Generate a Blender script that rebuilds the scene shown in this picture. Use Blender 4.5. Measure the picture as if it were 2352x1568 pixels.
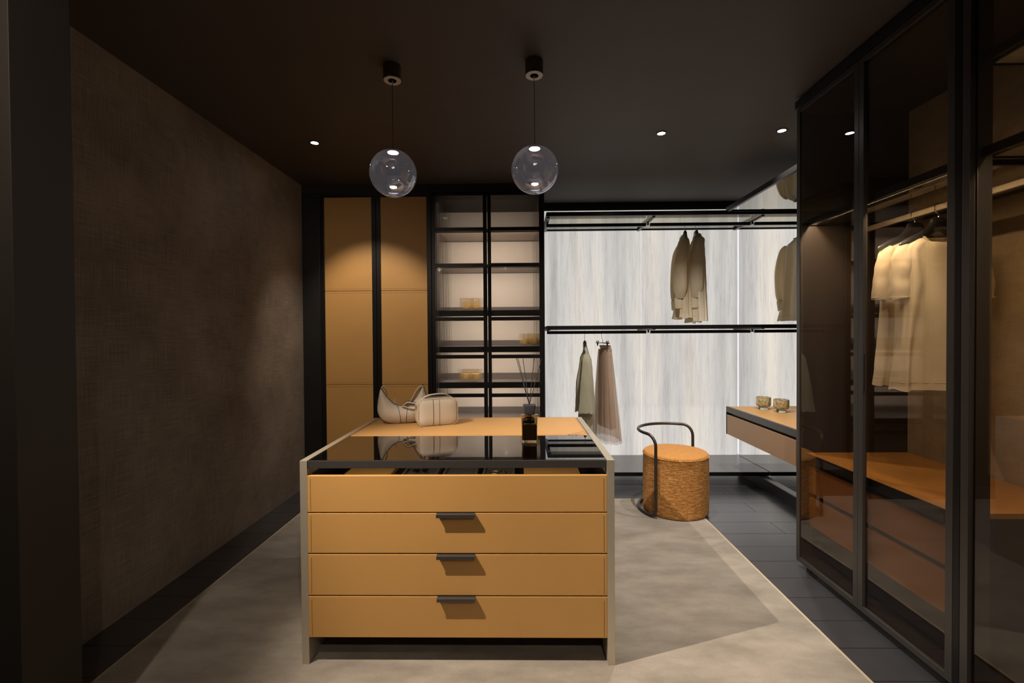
import bpy, bmesh, math, random
from mathutils import Vector, Matrix, noise
from mathutils.geometry import delaunay_2d_cdt
random.seed(7)
D = bpy.data; S = bpy.context.scene
for o in list(D.objects): D.objects.remove(o)
COL = S.collection
PI = math.pi

# ------------------------------------------------------------------ camera
cd = D.cameras.new('camera'); cam = D.objects.new('camera', cd); COL.objects.link(cam)
cd.sensor_width = 36; cd.sensor_fit = 'HORIZONTAL'; cd.lens = 36*1045/2352
cd.clip_start = .02
rt = (0.99987065, 0.01463261, -0.00667636); up = (0.00648238, 0.01326461, 0.99989101); bk = (0.01471957, -0.99980495, 0.01316804)
cam.matrix_world = Matrix(((rt[0], up[0], bk[0], 0), (rt[1], up[1], bk[1], 0), (rt[2], up[2], bk[2], 1.4), (0, 0, 0, 1)))
S.camera = cam
# ------------------------------------------------------------------ world, exposure
w = D.worlds.new('world'); S.world = w; w.use_nodes = True
w.node_tree.nodes['Background'].inputs[0].default_value = (.8, .85, 1, 1)
w.node_tree.nodes['Background'].inputs[1].default_value = .01
S.view_settings.view_transform = 'Standard'; S.view_settings.look = 'None'
S.view_settings.gamma = 1; S.view_settings.use_curve_mapping = False
S.view_settings.exposure = 0
# ------------------------------------------------------------------ lamps
def spot(name, loc, tgt, power, cone=100, blend=.6, size=.03, col=(1, .83, .66)):
    l = D.lights.new(name, 'SPOT'); l.energy = power; l.spot_size = math.radians(cone); l.spot_blend = blend
    l.shadow_soft_size = size; l.color = col
    o = D.objects.new(name, l); COL.objects.link(o); o.location = loc
    o.rotation_euler = (Vector(tgt)-Vector(loc)).to_track_quat('-Z', 'Y').to_euler(); return o
def area(name, loc, d, power, long_, short, axis=(0, 1, 0), col=(1, .8, .6), spread=180):
    """LED strip: shines along d, its long side along axis"""
    l = D.lights.new(name, 'AREA'); l.shape = 'RECTANGLE'; l.size = long_; l.size_y = short; l.energy = power; l.color = col
    l.spread = math.radians(spread)
    o = D.objects.new(name, l); COL.objects.link(o); z = -Vector(d).normalized(); x = Vector(axis); x = (x-z*x.dot(z)).normalized(); y = z.cross(x)
    o.matrix_world = Matrix(((x.x, y.x, z.x, loc[0]), (x.y, y.y, z.y, loc[1]), (x.z, y.z, z.z, loc[2]), (0, 0, 0, 1))); return o
WARM = (1, .84, .68); NEU = (1, .92, .84)
DL = [(-1.463, 3.28), (1.002, 3.20), (1.822, 3.18), (-1.47, 1.26), (.98, 1.20)]
spot('ceiling_spot_left', (DL[0][0], DL[0][1], 2.77), (-1.28, 4.15, 1.0), 62, 73, .6, .02, WARM)
spot('ceiling_spot_stool', (DL[1][0], DL[1][1], 2.77), (1.10, 3.5, .3), 160, 105, .8, .02, NEU)
spot('ceiling_spot_right', (DL[2][0], DL[2][1], 2.77), (2.0, 3.35, .7), 80, 90, .8, .02, NEU)
spot('ceiling_spot_front_left', (DL[3][0], DL[3][1], 2.77), (-.05, 1.95, .5), 500, 54, 1.0, .012, WARM)
spot('ceiling_spot_front_right', (DL[4][0], DL[4][1], 2.77), (1.12, 2.9, .2), 90, 70, .9, .02, WARM)
spot('fill_spot_wall', (-1.15, .2, 2.77), (-2.0, 2.2, 1.3), 70, 95, 1.0, .03, WARM)  # added unseen fill that brightens the left wall
spot('fill_spot_behind', (.5, -.9, 2.77), (.6, .9, .0), 60, 110, .9, .03, WARM)  # added fill behind the camera, lifts the room's overall light
area('wardrobe_led', (1.748, 2.24, 2.068), (.30, 0, -1), 11, .9, .012, (0, 1, 0), (1, .76, .48))
area('wardrobe_led_near', (1.748, 1.1, 2.075), (.30, 0, -1), 6, .9, .012, (0, 1, 0), (1, .76, .48))
for k_, (y_, z_, p_) in enumerate(((4.30, 2.668, .5), (4.279, 2.374, 1.7), (4.279, 2.044, 2.2), (4.366, 1.626, 1.6), (4.366, 1.280, 1.6), (4.366, .938, 1.6))):
    area('display_led', (-.28, y_, z_), (0, .55, -1), p_*2.0, .92, .008, (1, 0, 0), (1, .90, .80))
area('drawer_fill', (-.266, 1.928, .838), (0, 1, -.35), .5, 1.1, .004, (1, 0, 0), (1, .85, .65))  # unseen strip added to brighten the jewellery tray inserts

# ------------------------------------------------------------------ materials
def nt(name):
    m = D.materials.new(name); m.use_nodes = True; t = m.node_tree; t.nodes.clear()
    out = t.nodes.new('ShaderNodeOutputMaterial'); return m, t, out
def N(t, k, **kw):
    n = t.nodes.new('ShaderNode'+k)
    for a, b in kw.items():
        if a.startswith('_'): n.inputs[a[1:].replace('_', ' ')].default_value = b
        else: setattr(n, a, b)
    return n
def tex(t, scale, kind='Noise', sx=(1, 1, 1), detail=4, rough=.55, coord='Object'):
    tc = N(t, 'TexCoord'); mp = N(t, 'Mapping'); mp.inputs['Scale'].default_value = sx
    t.links.new(tc.outputs[coord], mp.inputs[0]); n = t.nodes.new('ShaderNodeTex'+kind)
    n.inputs['Scale'].default_value = scale
    if kind == 'Noise': n.inputs['Detail'].default_value = detail; n.inputs['Roughness'].default_value = rough
    t.links.new(mp.outputs[0], n.inputs[0]); return n
def ramp(t, src, stops):
    r = N(t, 'ValToRGB'); e = r.color_ramp.elements
    while len(e) < len(stops): e.new(.5)
    for i, (p, c) in enumerate(stops): e[i].position = p; e[i].color = (*c, 1)
    t.links.new(src, r.inputs[0]); return r
def plain(name, col, rough=.5, metal=0, bump=0, bscale=300, var=0, vscale=6, bsx=(1, 1, 1), spec=.5, sheen=0, vsx=(1, 1, 1)):
    m, t, out = nt(name); b = N(t, 'BsdfPrincipled'); t.links.new(b.outputs[0], out.inputs[0])
    b.inputs['Base Color'].default_value = (*col, 1); b.inputs['Roughness'].default_value = rough
    b.inputs['Metallic'].default_value = metal; b.inputs['Specular IOR Level'].default_value = spec
    b.inputs['Sheen Weight'].default_value = sheen
    if var:
        n = tex(t, vscale, sx=vsx); c1 = tuple(x*(1-var) for x in col); c2 = tuple(min(1, x*(1+var)) for x in col)
        r = ramp(t, n.outputs[0], [(.3, c1), (.7, c2)]); t.links.new(r.outputs[0], b.inputs['Base Color'])
    if bump:
        n = tex(t, bscale, sx=bsx); bp = N(t, 'Bump'); bp.inputs['Strength'].default_value = bump; bp.inputs['Distance'].default_value = .002
        t.links.new(n.outputs[0], bp.inputs['Height']); t.links.new(bp.outputs[0], b.inputs['Normal'])
    return m
def emis(name, col, s):
    m, t, out = nt(name); e = N(t, 'Emission'); e.inputs[0].default_value = (*col, 1); e.inputs[1].default_value = s
    t.links.new(e.outputs[0], out.inputs[0]); return m
def schlick(t, f0, f1=1.0):
    lw = N(t, 'LayerWeight'); lw.inputs[0].default_value = .5
    p = N(t, 'Math', operation='POWER'); p.inputs[1].default_value = 5; t.links.new(lw.outputs['Facing'], p.inputs[0])
    m = N(t, 'Math', operation='MULTIPLY_ADD'); m.inputs[1].default_value = f1-f0; m.inputs[2].default_value = f0
    t.links.new(p.outputs[0], m.inputs[0]); return m.outputs[0]
def thin_glass(name, tint, ior=1.5, gcol=(1, 1, 1), boost=1.0, rough=0.0):
    m, t, out = nt(name); fo = schlick(t, ((ior-1)/(ior+1))**2)
    tr = N(t, 'BsdfTransparent'); tr.inputs[0].default_value = (*tint, 1)
    g = N(t, 'BsdfGlossy'); g.inputs['Roughness'].default_value = rough; g.inputs[0].default_value = (*gcol, 1)
    mx = N(t, 'MixShader'); mt = N(t, 'Math', operation='MULTIPLY', use_clamp=True); mt.inputs[1].default_value = boost
    t.links.new(fo, mt.inputs[0]); t.links.new(mt.outputs[0], mx.inputs[0])
    t.links.new(tr.outputs[0], mx.inputs[1]); t.links.new(g.outputs[0], mx.inputs[2]); t.links.new(mx.outputs[0], out.inputs[0]); return m
def real_glass(name, col, rough=0, ior=1.45):
    m, t, out = nt(name); b = N(t, 'BsdfPrincipled'); t.links.new(b.outputs[0], out.inputs[0])
    b.inputs['Base Color'].default_value = (*col, 1); b.inputs['Roughness'].default_value = rough
    b.inputs['IOR'].default_value = ior; b.inputs['Transmission Weight'].default_value = 1; return m
def cloth(name, col, trans=.3, var=.05, alpha=1, weave=0, bscale=500):
    m, t, out = nt(name)
    d = N(t, 'BsdfDiffuse'); tl = N(t, 'BsdfTranslucent')
    n = tex(t, 9, sx=(1, 1, .25)); c1 = tuple(x*(1-var) for x in col); c2 = tuple(min(1, x*(1+var)) for x in col)
    r = ramp(t, n.outputs[0], [(.3, c1), (.7, c2)])
    for s in (d, tl): t.links.new(r.outputs[0], s.inputs[0])
    bn = tex(t, bscale, sx=(1, 1, 1)); bp = N(t, 'Bump'); bp.inputs['Strength'].default_value = .15; bp.inputs['Distance'].default_value = .001
    t.links.new(bn.outputs[0], bp.inputs['Height']); t.links.new(bp.outputs[0], d.inputs['Normal'])
    mx = N(t, 'MixShader'); mx.inputs[0].default_value = trans
    t.links.new(d.outputs[0], mx.inputs[1]); t.links.new(tl.outputs[0], mx.inputs[2]); last = mx
    if alpha < 1:
        tr = N(t, 'BsdfTransparent'); m2 = N(t, 'MixShader'); m2.inputs[0].default_value = alpha
        t.links.new(tr.outputs[0], m2.inputs[1]); t.links.new(mx.outputs[0], m2.inputs[2]); last = m2
    t.links.new(last.outputs[0], out.inputs[0]); return m

M = {}
M['frame'] = plain('dark_anodised_metal', (.022, .020, .020), .34, .6, var=.08)
M['frame_bronze'] = plain('bronze_grey_metal', (.080, .074, .070), .36, .5)
M['black'] = plain('black_lacquer', (.010, .009, .009), .45)
M['carcass'] = plain('dark_brown_melamine', (.030, .022, .018), .5, var=.06)
M['darkshelf'] = plain('graphite_lacquer', (.125, .120, .118), .30)
M['leather'] = plain('amber_leather', (.55, .30, .092), .5, bump=.12, bscale=700, var=.035, vscale=3)
M['leather_top'] = plain('amber_leather_top', (.53, .29, .10), .48, bump=.1, bscale=700, var=.03)
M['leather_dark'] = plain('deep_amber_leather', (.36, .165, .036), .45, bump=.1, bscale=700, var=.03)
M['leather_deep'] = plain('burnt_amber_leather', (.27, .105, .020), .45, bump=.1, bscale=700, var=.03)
M['stitch'] = plain('tan_thread', (.42, .23, .09), .7)
M['champagne'] = plain('champagne_brushed_metal', (.56, .505, .40), .28, .5)
M['smoked'] = thin_glass('smoked_tabletop_glass', (.30, .29, .28), 1.75, (.9, .9, .92), 1.5)
M['doorglass'] = thin_glass('smoked_door_glass', (.84, .80, .76), 1.5, (1, 1, 1), 1.2)
M['shelfglass'] = thin_glass('bronze_shelf_glass', (.65, .62, .56), 1.7, (.9, .9, .85), 1.3)
M['chrome'] = plain('chrome', (.7, .68, .65), .12, 1)
M['nickel'] = plain('black_nickel', (.22, .20, .19), .16, 1)
M['nickel_face'] = plain('brushed_steel_face', (.62, .58, .52), .5, .3)
M['gold'] = plain('gold', (.8, .6, .25), .2, 1)
M['hanger'] = plain('black_hanger', (.012, .012, .013), .35)
M['bag'] = plain('cream_leather', (.58, .505, .41), .42, bump=.15, bscale=500, var=.03)
M['bagedge'] = plain('black_edge_paint', (.015, .012, .012), .4)
M['tee'] = cloth('cream_jersey', (.74, .66, .50), .22)
M['shirt'] = cloth('beige_silk', (.80, .70, .52), .5, .12)
M['shirt_light'] = cloth('pale_cream_silk', (.88, .80, .64), .5, .10)
M['sage'] = cloth('sage_satin', (.60, .57, .43), .45, .10)
M['tulle'] = cloth('blush_tulle', (.72, .58, .47), .45, .08, alpha=.42)
M['lining'] = cloth('nude_lining', (.62, .46, .35), .4, .06)
M['stool_metal'] = plain('dark_brown_tube', (.065, .055, .048), .35, .5)
M['ceramic'] = plain('charcoal_ceramic', (.035, .035, .038), .6)
M['bottle'] = real_glass('smoked_bottle_glass', (.62, .52, .36), .0, 1.45)
M['reed'] = plain('black_reed', (.012, .01, .01), .7)
M['candle'] = plain('honey_wax', (.92, .66, .30), .5)
M['greenglass'] = real_glass('pale_green_glass', (.80, .98, .88), .02, 1.45)
M['clearglass'] = thin_glass('ribbed_clear_glass', (.96, .92, .84), 1.6)
M['led_cool'] = emis('led_cool', (.74, .80, 1.0), 1.5)
M['led_edge'] = emis('led_edge', (1, .97, .9), .95)
M['lamp'] = emis('lamp_face', (1, .96, .94), 55)
M['gem'] = plain('dark_garnet', (.012, .004, .005), .15)

def mat_bottleglass_amber():
    m, t, out = nt('speckled_amber_glass'); b = N(t, 'BsdfPrincipled'); t.links.new(b.outputs[0], out.inputs[0])
    n = tex(t, 60, sx=(1, 1, .6)); r = ramp(t, n.outputs[0], [(.38, (.36, .29, .14)), (.56, (.80, .69, .42))])
    t.links.new(r.outputs[0], b.inputs['Base Color']); b.inputs['Roughness'].default_value = .15
    b.inputs['Transmission Weight'].default_value = .35; b.inputs['Coat Weight'].default_value = .6; return m
M['speckle'] = mat_bottleglass_amber()
def mat_globe():
    m, t, out = nt('mirrored_smoke_glass'); tr = N(t, 'BsdfTransparent'); tr.inputs[0].default_value = (.80, .80, .85, 1)
    g = N(t, 'BsdfGlossy'); g.inputs['Roughness'].default_value = .015; g.inputs[0].default_value = (.85, .85, .92, 1)
    mx = N(t, 'MixShader')
    t.links.new(schlick(t, .26, .95), mx.inputs[0]); t.links.new(tr.outputs[0], mx.inputs[1]); t.links.new(g.outputs[0], mx.inputs[2])
    df = N(t, 'BsdfTranslucent'); df.inputs[0].default_value = (.8, .8, .9, 1); m3 = N(t, 'MixShader'); m3.inputs[0].default_value = .05
    t.links.new(mx.outputs[0], m3.inputs[1]); t.links.new(df.outputs[0], m3.inputs[2]); t.links.new(m3.outputs[0], out.inputs[0]); return m
M['globe'] = mat_globe()
def mat_wallfabric(name, c0, c1, sc=1.0):
    m, t, out = nt(name); b = N(t, 'BsdfPrincipled'); t.links.new(b.outputs[0], out.inputs[0]); b.inputs['Roughness'].default_value = .85
    b.inputs['Specular IOR Level'].default_value = .2
    a = tex(t, 5*sc, sx=(1, 1.2, 40), detail=6, rough=.7); v = tex(t, 5*sc, sx=(1, 45, 1), detail=6, rough=.7); g = tex(t, 2*sc, detail=3)
    ad = N(t, 'Math', operation='ADD'); t.links.new(a.outputs[0], ad.inputs[0]); t.links.new(v.outputs[0], ad.inputs[1])
    a2 = N(t, 'Math', operation='MULTIPLY_ADD'); a2.inputs[1].default_value = .35; t.links.new(ad.outputs[0], a2.inputs[0])
    g2 = N(t, 'Math', operation='MULTIPLY'); g2.inputs[1].default_value = .3; t.links.new(g.outputs[0], g2.inputs[0]); t.links.new(g2.outputs[0], a2.inputs[2])
    r = ramp(t, a2.outputs[0], [(.43, c0), (.58, c1)]); t.links.new(r.outputs[0], b.inputs['Base Color'])
    bp = N(t, 'Bump'); bp.inputs['Strength'].default_value = .5; bp.inputs['Distance'].default_value = .002
    t.links.new(ad.outputs[0], bp.inputs['Height']); t.links.new(bp.outputs[0], b.inputs['Normal']); return m
M['wallfab'] = mat_wallfabric('taupe_woven_wallcovering', (.195, .162, .132), (.365, .305, .25))
M['linen'] = mat_wallfabric('sand_linen_back', (.30, .235, .165), (.42, .335, .24), 4)
M['beige'] = plain('beige_back_panel', (.72, .62, .52), .6)
M['tray'] = plain('tray_greige', (.15, .125, .11), .6)
M['shelf_beige'] = plain('greige_shelf', (.42, .36, .30), .5)
M['ceiling'] = plain('dark_brown_ceiling', (.075, .060, .052), .6, var=.04)
M['black_wall'] = plain('black_wall_paint', (.018, .014, .012), .6)
def mat_carpet():
    m, t, out = nt('greige_velvet_carpet'); b = N(t, 'BsdfPrincipled'); t.links.new(b.outputs[0], out.inputs[0]); b.inputs['Roughness'].default_value = .95
    b.inputs['Sheen Weight'].default_value = .25; b.inputs['Specular IOR Level'].default_value = .1
    a = tex(t, 4.2, sx=(.7, 1.6, 1), detail=5, rough=.6); f = tex(t, 420, detail=2)
    r = ramp(t, a.outputs[0], [(.32, (.235, .207, .170)), (.66, (.38, .337, .283))])
    r2 = ramp(t, f.outputs[0], [(.3, (.80, .80, .80)), (.7, (1.1, 1.1, 1.1))])
    mx = N(t, 'MixRGB', blend_type='MULTIPLY'); mx.inputs[0].default_value = 1
    t.links.new(r.outputs[0], mx.inputs[1]); t.links.new(r2.outputs[0], mx.inputs[2]); t.links.new(mx.outputs[0], b.inputs['Base Color'])
    bp = N(t, 'Bump'); bp.inputs['Strength'].default_value = .5; bp.inputs['Distance'].default_value = .003
    t.links.new(f.outputs[0], bp.inputs['Height']); t.links.new(bp.outputs[0], b.inputs['Normal']); return m
M['carpet'] = mat_carpet()
M['carpet_edge'] = plain('carpet_binding', (.46, .39, .28), .8)
M['tile'] = plain('anthracite_tile', (.040, .040, .045), .34, var=.12, vscale=7, bump=.03, bscale=60, spec=1.0)
_b = [n for n in M['tile'].node_tree.nodes if n.type == 'BSDF_PRINCIPLED'][0]; _b.inputs['Coat Weight'].default_value = .6; _b.inputs['Coat Roughness'].default_value = .3
M['grout'] = plain('grout', (.02, .02, .021), .8)
def mat_stone():
    m, t, out = nt('backlit_onyx'); 
    a = tex(t, 1.6, sx=(4.2, 1, .35), detail=8, rough=.62); bnd = tex(t, 1.3, sx=(3.0, 1, .12), detail=5, rough=.5); c = tex(t, 24, sx=(2.4, 1, .16), detail=8, rough=.75)
    r1 = ramp(t, bnd.outputs[0], [(.32, (.60, .578, .562)), (.48, (.80, .772, .738)), (.66, (.95, .885, .79))])
    r2 = ramp(t, a.outputs[0], [(.28, (.77, .76, .755)), (.44, (.93, .92, .915)), (.60, (1.03, 1.02, 1.0))])
    r3 = ramp(t, c.outputs[0], [(.30, (.76, .75, .74)), (.52, (1, 1, 1))])
    m1 = N(t, 'MixRGB', blend_type='MULTIPLY'); m1.inputs[0].default_value = 1; t.links.new(r1.outputs[0], m1.inputs[1]); t.links.new(r2.outputs[0], m1.inputs[2])
    m2 = N(t, 'MixRGB', blend_type='MULTIPLY'); m2.inputs[0].default_value = .8; t.links.new(m1.outputs[0], m2.inputs[1]); t.links.new(r3.outputs[0], m2.inputs[2])
    e = N(t, 'Emission'); e.inputs[1].default_value = .95; t.links.new(m2.outputs[0], e.inputs[0])
    b = N(t, 'BsdfPrincipled'); t.links.new(m2.outputs[0], b.inputs['Base Color']); b.inputs['Roughness'].default_value = .25
    ad = N(t, 'MixShader'); ad.inputs[0].default_value = .12; t.links.new(e.outputs[0], ad.inputs[1]); t.links.new(b.outputs[0], ad.inputs[2])
    t.links.new(ad.outputs[0], out.inputs[0]); return m
M['stone'] = mat_stone()
def mat_stool():
    m, t, out = nt('amber_boucle_weave'); b = N(t, 'BsdfPrincipled'); t.links.new(b.outputs[0], out.inputs[0]); b.inputs['Roughness'].default_value = .5
    b.inputs['Sheen Weight'].default_value = .2; b.inputs['Sheen Tint'].default_value = (1, .6, .25, 1); b.inputs['Specular IOR Level'].default_value = .25
    a = tex(t, 20, sx=(1, 1, 6.5), detail=7, rough=.78); v = tex(t, 170, sx=(1, 1, .35), detail=3)
    r = ramp(t, a.outputs[0], [(.36, (.36, .135, .027)), (.50, (.62, .27, .064)), (.63, (.98, .60, .25))])
    r2 = ramp(t, v.outputs[0], [(.3, (.7, .7, .7)), (.65, (1.15, 1.15, 1.15))])
    mx = N(t, 'MixRGB', blend_type='MULTIPLY'); mx.inputs[0].default_value = 1
    t.links.new(r.outputs[0], mx.inputs[1]); t.links.new(r2.outputs[0], mx.inputs[2]); t.links.new(mx.outputs[0], b.inputs['Base Color'])
    ad = N(t, 'Math', operation='ADD'); t.links.new(a.outputs[0], ad.inputs[0]); t.links.new(v.outputs[0], ad.inputs[1])
    bp = N(t, 'Bump'); bp.inputs['Strength'].default_value = .9; bp.inputs['Distance'].default_value = .006
    t.links.new(ad.outputs[0], bp.inputs['Height']); t.links.new(bp.outputs[0], b.inputs['Normal']); return m
M['boucle'] = mat_stool()
M['boucle_top'] = plain('amber_boucle_top', (.58, .262, .065), .7, bump=.6, bscale=160, var=.14, vscale=60, sheen=.1, spec=.2)

# ------------------------------------------------------------------ helpers
def nb(): return bmesh.new()
def merge(dst, src):
    me = D.meshes.new('tmp'); src.to_mesh(me); src.free(); dst.from_mesh(me); D.meshes.remove(me)
def box(bm, x0, x1, y0, y1, z0, z1, bv=0):
    b = nb(); bmesh.ops.create_cube(b, size=1)
    for v in b.verts: v.co = Vector(((x0+x1)/2+v.co.x*(x1-x0), (y0+y1)/2+v.co.y*(y1-y0), (z0+z1)/2+v.co.z*(z1-z0)))
    if bv: bmesh.ops.bevel(b, geom=list(b.edges), offset=bv, segments=2, profile=.6, affect='EDGES')
    merge(bm, b); return bm
def B(x0, x1, y0, y1, z0, z1, bv=0): return box(nb(), x0, x1, y0, y1, z0, z1, bv)
def root_of(o):
    while o.parent: o = o.parent
    return o
def obj(name, bm, mat, parent=None, smooth=False, origin=None, recalc=True):
    """origin: world base point for a top-level mesh; parts are built in world coordinates and shifted to their thing."""
    if parent is not None: o0 = Vector(root_of(parent)['o_'])
    elif origin is not None: o0 = Vector(origin)
    else: o0 = Vector((0, 0, 0))
    if recalc: bmesh.ops.recalc_face_normals(bm, faces=bm.faces)
    bmesh.ops.translate(bm, verts=bm.verts, vec=-o0)
    me = D.meshes.new(name); bm.to_mesh(me); bm.free()
    if smooth is not False:
        for p in me.polygons: p.use_smooth = True
        if smooth is not True and hasattr(me, 'set_sharp_from_angle'): me.set_sharp_from_angle(angle=math.radians(smooth))
    mats = mat if isinstance(mat, (list, tuple)) else [mat]
    for q in mats: me.materials.append(q)
    o = D.objects.new(name, me); COL.objects.link(o)
    if parent is not None: o.parent = parent
    else: o.location = o0; o['o_'] = tuple(o0)
    return o
def thing(name, label, cat, loc, group=None):
    o = D.objects.new(name, None); COL.objects.link(o); o.location = loc; o['o_'] = tuple(loc); o.empty_display_size = .1
    o['label'] = label; o['category'] = cat
    if group: o['group'] = group
    return o
def tag(o, label, cat, group=None):
    o['label'] = label; o['category'] = cat
    if group: o['group'] = group
    return o
def struct(name, bm, mat, origin=(0, 0, 0)):
    o = obj(name, bm, mat, None, origin=origin); o['kind'] = 'structure'; return o
def dup(root, loc, label, group=None):
    r = root.copy(); COL.objects.link(r); r.location = loc; r['o_'] = tuple(loc); r['label'] = label
    if group: r['group'] = group
    def rec(a, b):
        for ch in [c for c in D.objects if c.parent == a]:
            c = ch.copy(); COL.objects.link(c); c.parent = b; rec(ch, c)
    rec(root, r); return r
def tube(bm, pts, r, seg=10, closed=False, caps=True, rs=None, flat=None):
    pts = [Vector(p) for p in pts]; n = len(pts); rings = []; prev = None
    for i, p in enumerate(pts):
        if closed: tg = (pts[(i+1) % n]-pts[i-1]).normalized()
        else: tg = (pts[min(i+1, n-1)]-pts[max(i-1, 0)]).normalized()
        if prev is None:
            a = Vector((0, 0, 1)) if abs(tg.z) < .9 else Vector((1, 0, 0)); nx = tg.cross(a).normalized()
        else: nx = (prev-tg*prev.dot(tg)).normalized()
        prev = nx; ny = tg.cross(nx); rr = rs[i] if rs else r
        f = flat if flat else 1
        rings.append([bm.verts.new(p+(nx*math.cos(2*PI*k/seg)+ny*math.sin(2*PI*k/seg)*f)*rr) for k in range(seg)])
    for i in range(n if closed else n-1):
        a, b = rings[i], rings[(i+1) % n]
        for k in range(seg): bm.faces.new((a[k], a[(k+1) % seg], b[(k+1) % seg], b[k]))
    if caps and not closed: bm.faces.new(rings[0][::-1]); bm.faces.new(rings[-1])
    return bm
def smooth_path(pts, sub=8, closed=False):
    P = [Vector(p) for p in pts]; n = len(P); out = []
    rng = range(n) if closed else range(n-1)
    for i in rng:
        p0 = P[i-1] if (closed or i > 0) else P[0]; p1 = P[i]; p2 = P[(i+1) % n]; p3 = P[(i+2) % n] if (closed or i+2 < n) else P[-1]
        for k in range(sub):
            t = k/sub; out.append(.5*((2*p1)+(-p0+p2)*t+(2*p0-5*p1+4*p2-p3)*t*t+(-p0+3*p1-3*p2+p3)*t**3))
    if not closed: out.append(P[-1])
    return out
def lathe(bm, prof, cx=0, cy=0, seg=32, ripple=None, caps=True):
    rings = []
    for r, z in prof:
        rings.append([bm.verts.new((cx+(r*(1+(ripple(k/seg) if ripple else 0)))*math.cos(2*PI*k/seg), cy+(r*(1+(ripple(k/seg) if ripple else 0)))*math.sin(2*PI*k/seg), z)) for k in range(seg)])
    for a, b in zip(rings, rings[1:]):
        for k in range(seg): bm.faces.new((a[k], a[(k+1) % seg], b[(k+1) % seg], b[k]))
    if caps and prof[0][0] > 1e-6: bm.faces.new(rings[0][::-1])
    if caps and prof[-1][0] > 1e-6: bm.faces.new(rings[-1])
    bmesh.ops.remove_doubles(bm, verts=bm.verts, dist=1e-6)
    return bm
def inside(pt, poly):
    x, y = pt; c = False; j = len(poly)-1
    for i in range(len(poly)):
        xi, yi = poly[i]; xj, yj = poly[j]
        if (yi > y) != (yj > y) and x < (xj-xi)*(y-yi)/(yj-yi)+xi: c = not c
        j = i
    return c
def segd(p, a, b):
    ax, ay = a; bx, by = b; dx, dy = bx-ax, by-ay; l = dx*dx+dy*dy
    t = 0 if l == 0 else max(0, min(1, ((p[0]-ax)*dx+(p[1]-ay)*dy)/l)); return math.hypot(p[0]-ax-t*dx, p[1]-ay-t*dy)
def dense(poly, step):
    out = []
    for a, b in zip(poly, poly[1:]+poly[:1]):
        n = max(1, int(math.hypot(b[0]-a[0], b[1]-a[1])/step))
        for k in range(n): out.append((a[0]+(b[0]-a[0])*k/n, a[1]+(b[1]-a[1])*k/n))
    return out
def curve2(pts, sub=5, closed=True): return [(p.x, p.y) for p in smooth_path([(a, b, 0) for a, b in pts], sub, closed)]
def puff(bm, poly, place, thick, soft=.05, step=.02, fold=None, edge=.0, back=1.0):
    """closed cushion-like solid over a 2-D outline; place(u,v,n)->world; fold(u,v)->extra normal offset"""
    pl = dense(poly, step); n = len(pl)
    us = [p[0] for p in pl]; vs = [p[1] for p in pl]; pts = list(pl)
    u = min(us)+step/2
    while u < max(us):
        v = min(vs)+step/2
        while v < max(vs):
            q = (u+random.uniform(-.1, .1)*step, v+random.uniform(-.1, .1)*step)
            if inside(q, pl) and min(segd(q, pl[i], pl[i-1]) for i in range(n)) > step*.5: pts.append(q)
            v += step
        u += step
    r = delaunay_2d_cdt([Vector(p) for p in pts], [], [list(range(n))], 1, 1e-5)
    vv, ff = r[0], r[2]
    ds = [min(segd((q.x, q.y), pl[i], pl[i-1]) for i in range(n)) for q in vv]
    F = []; K = []
    for q, d in zip(vv, ds):
        h = thick/2*(1-math.exp(-d/soft*1.6))+edge/2; fo = fold(q.x, q.y) if fold else 0
        F.append(bm.verts.new(place(q.x, q.y, h+fo)))
        K.append(F[-1] if (d < 1e-5 and edge == 0) else bm.verts.new(place(q.x, q.y, -h*back+fo)))
    for f in ff:
        try: bm.faces.new([F[i] for i in f])
        except ValueError: pass
        try: bm.faces.new([K[i] for i in reversed(f)])
        except ValueError: pass
    if edge:
        idx = {}
        for i, (q, d) in enumerate(zip(vv, ds)): idx[(round(q.x, 5), round(q.y, 5))] = i
        for i in range(n):
            a = idx.get((round(pl[i-1][0], 5), round(pl[i-1][1], 5))); b = idx.get((round(pl[i][0], 5), round(pl[i][1], 5)))
            if a is None or b is None or a == b: continue
            try: bm.faces.new([F[a], F[b], K[b], K[a]])
            except ValueError: pass
    return bm
def plane_at(ox, oy, oz, ang, lean=0):
    U = Vector((math.cos(ang), math.sin(ang), 0)); Nn = Vector((math.sin(ang), -math.cos(ang), 0)); O = Vector((ox, oy, oz))
    return lambda u, v, n: O+U*u+Vector((0, 0, v))+Nn*(n+lean*v)

XL, XR, YB, ZC = -2.0, 3.3, 4.82, 2.80
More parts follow.
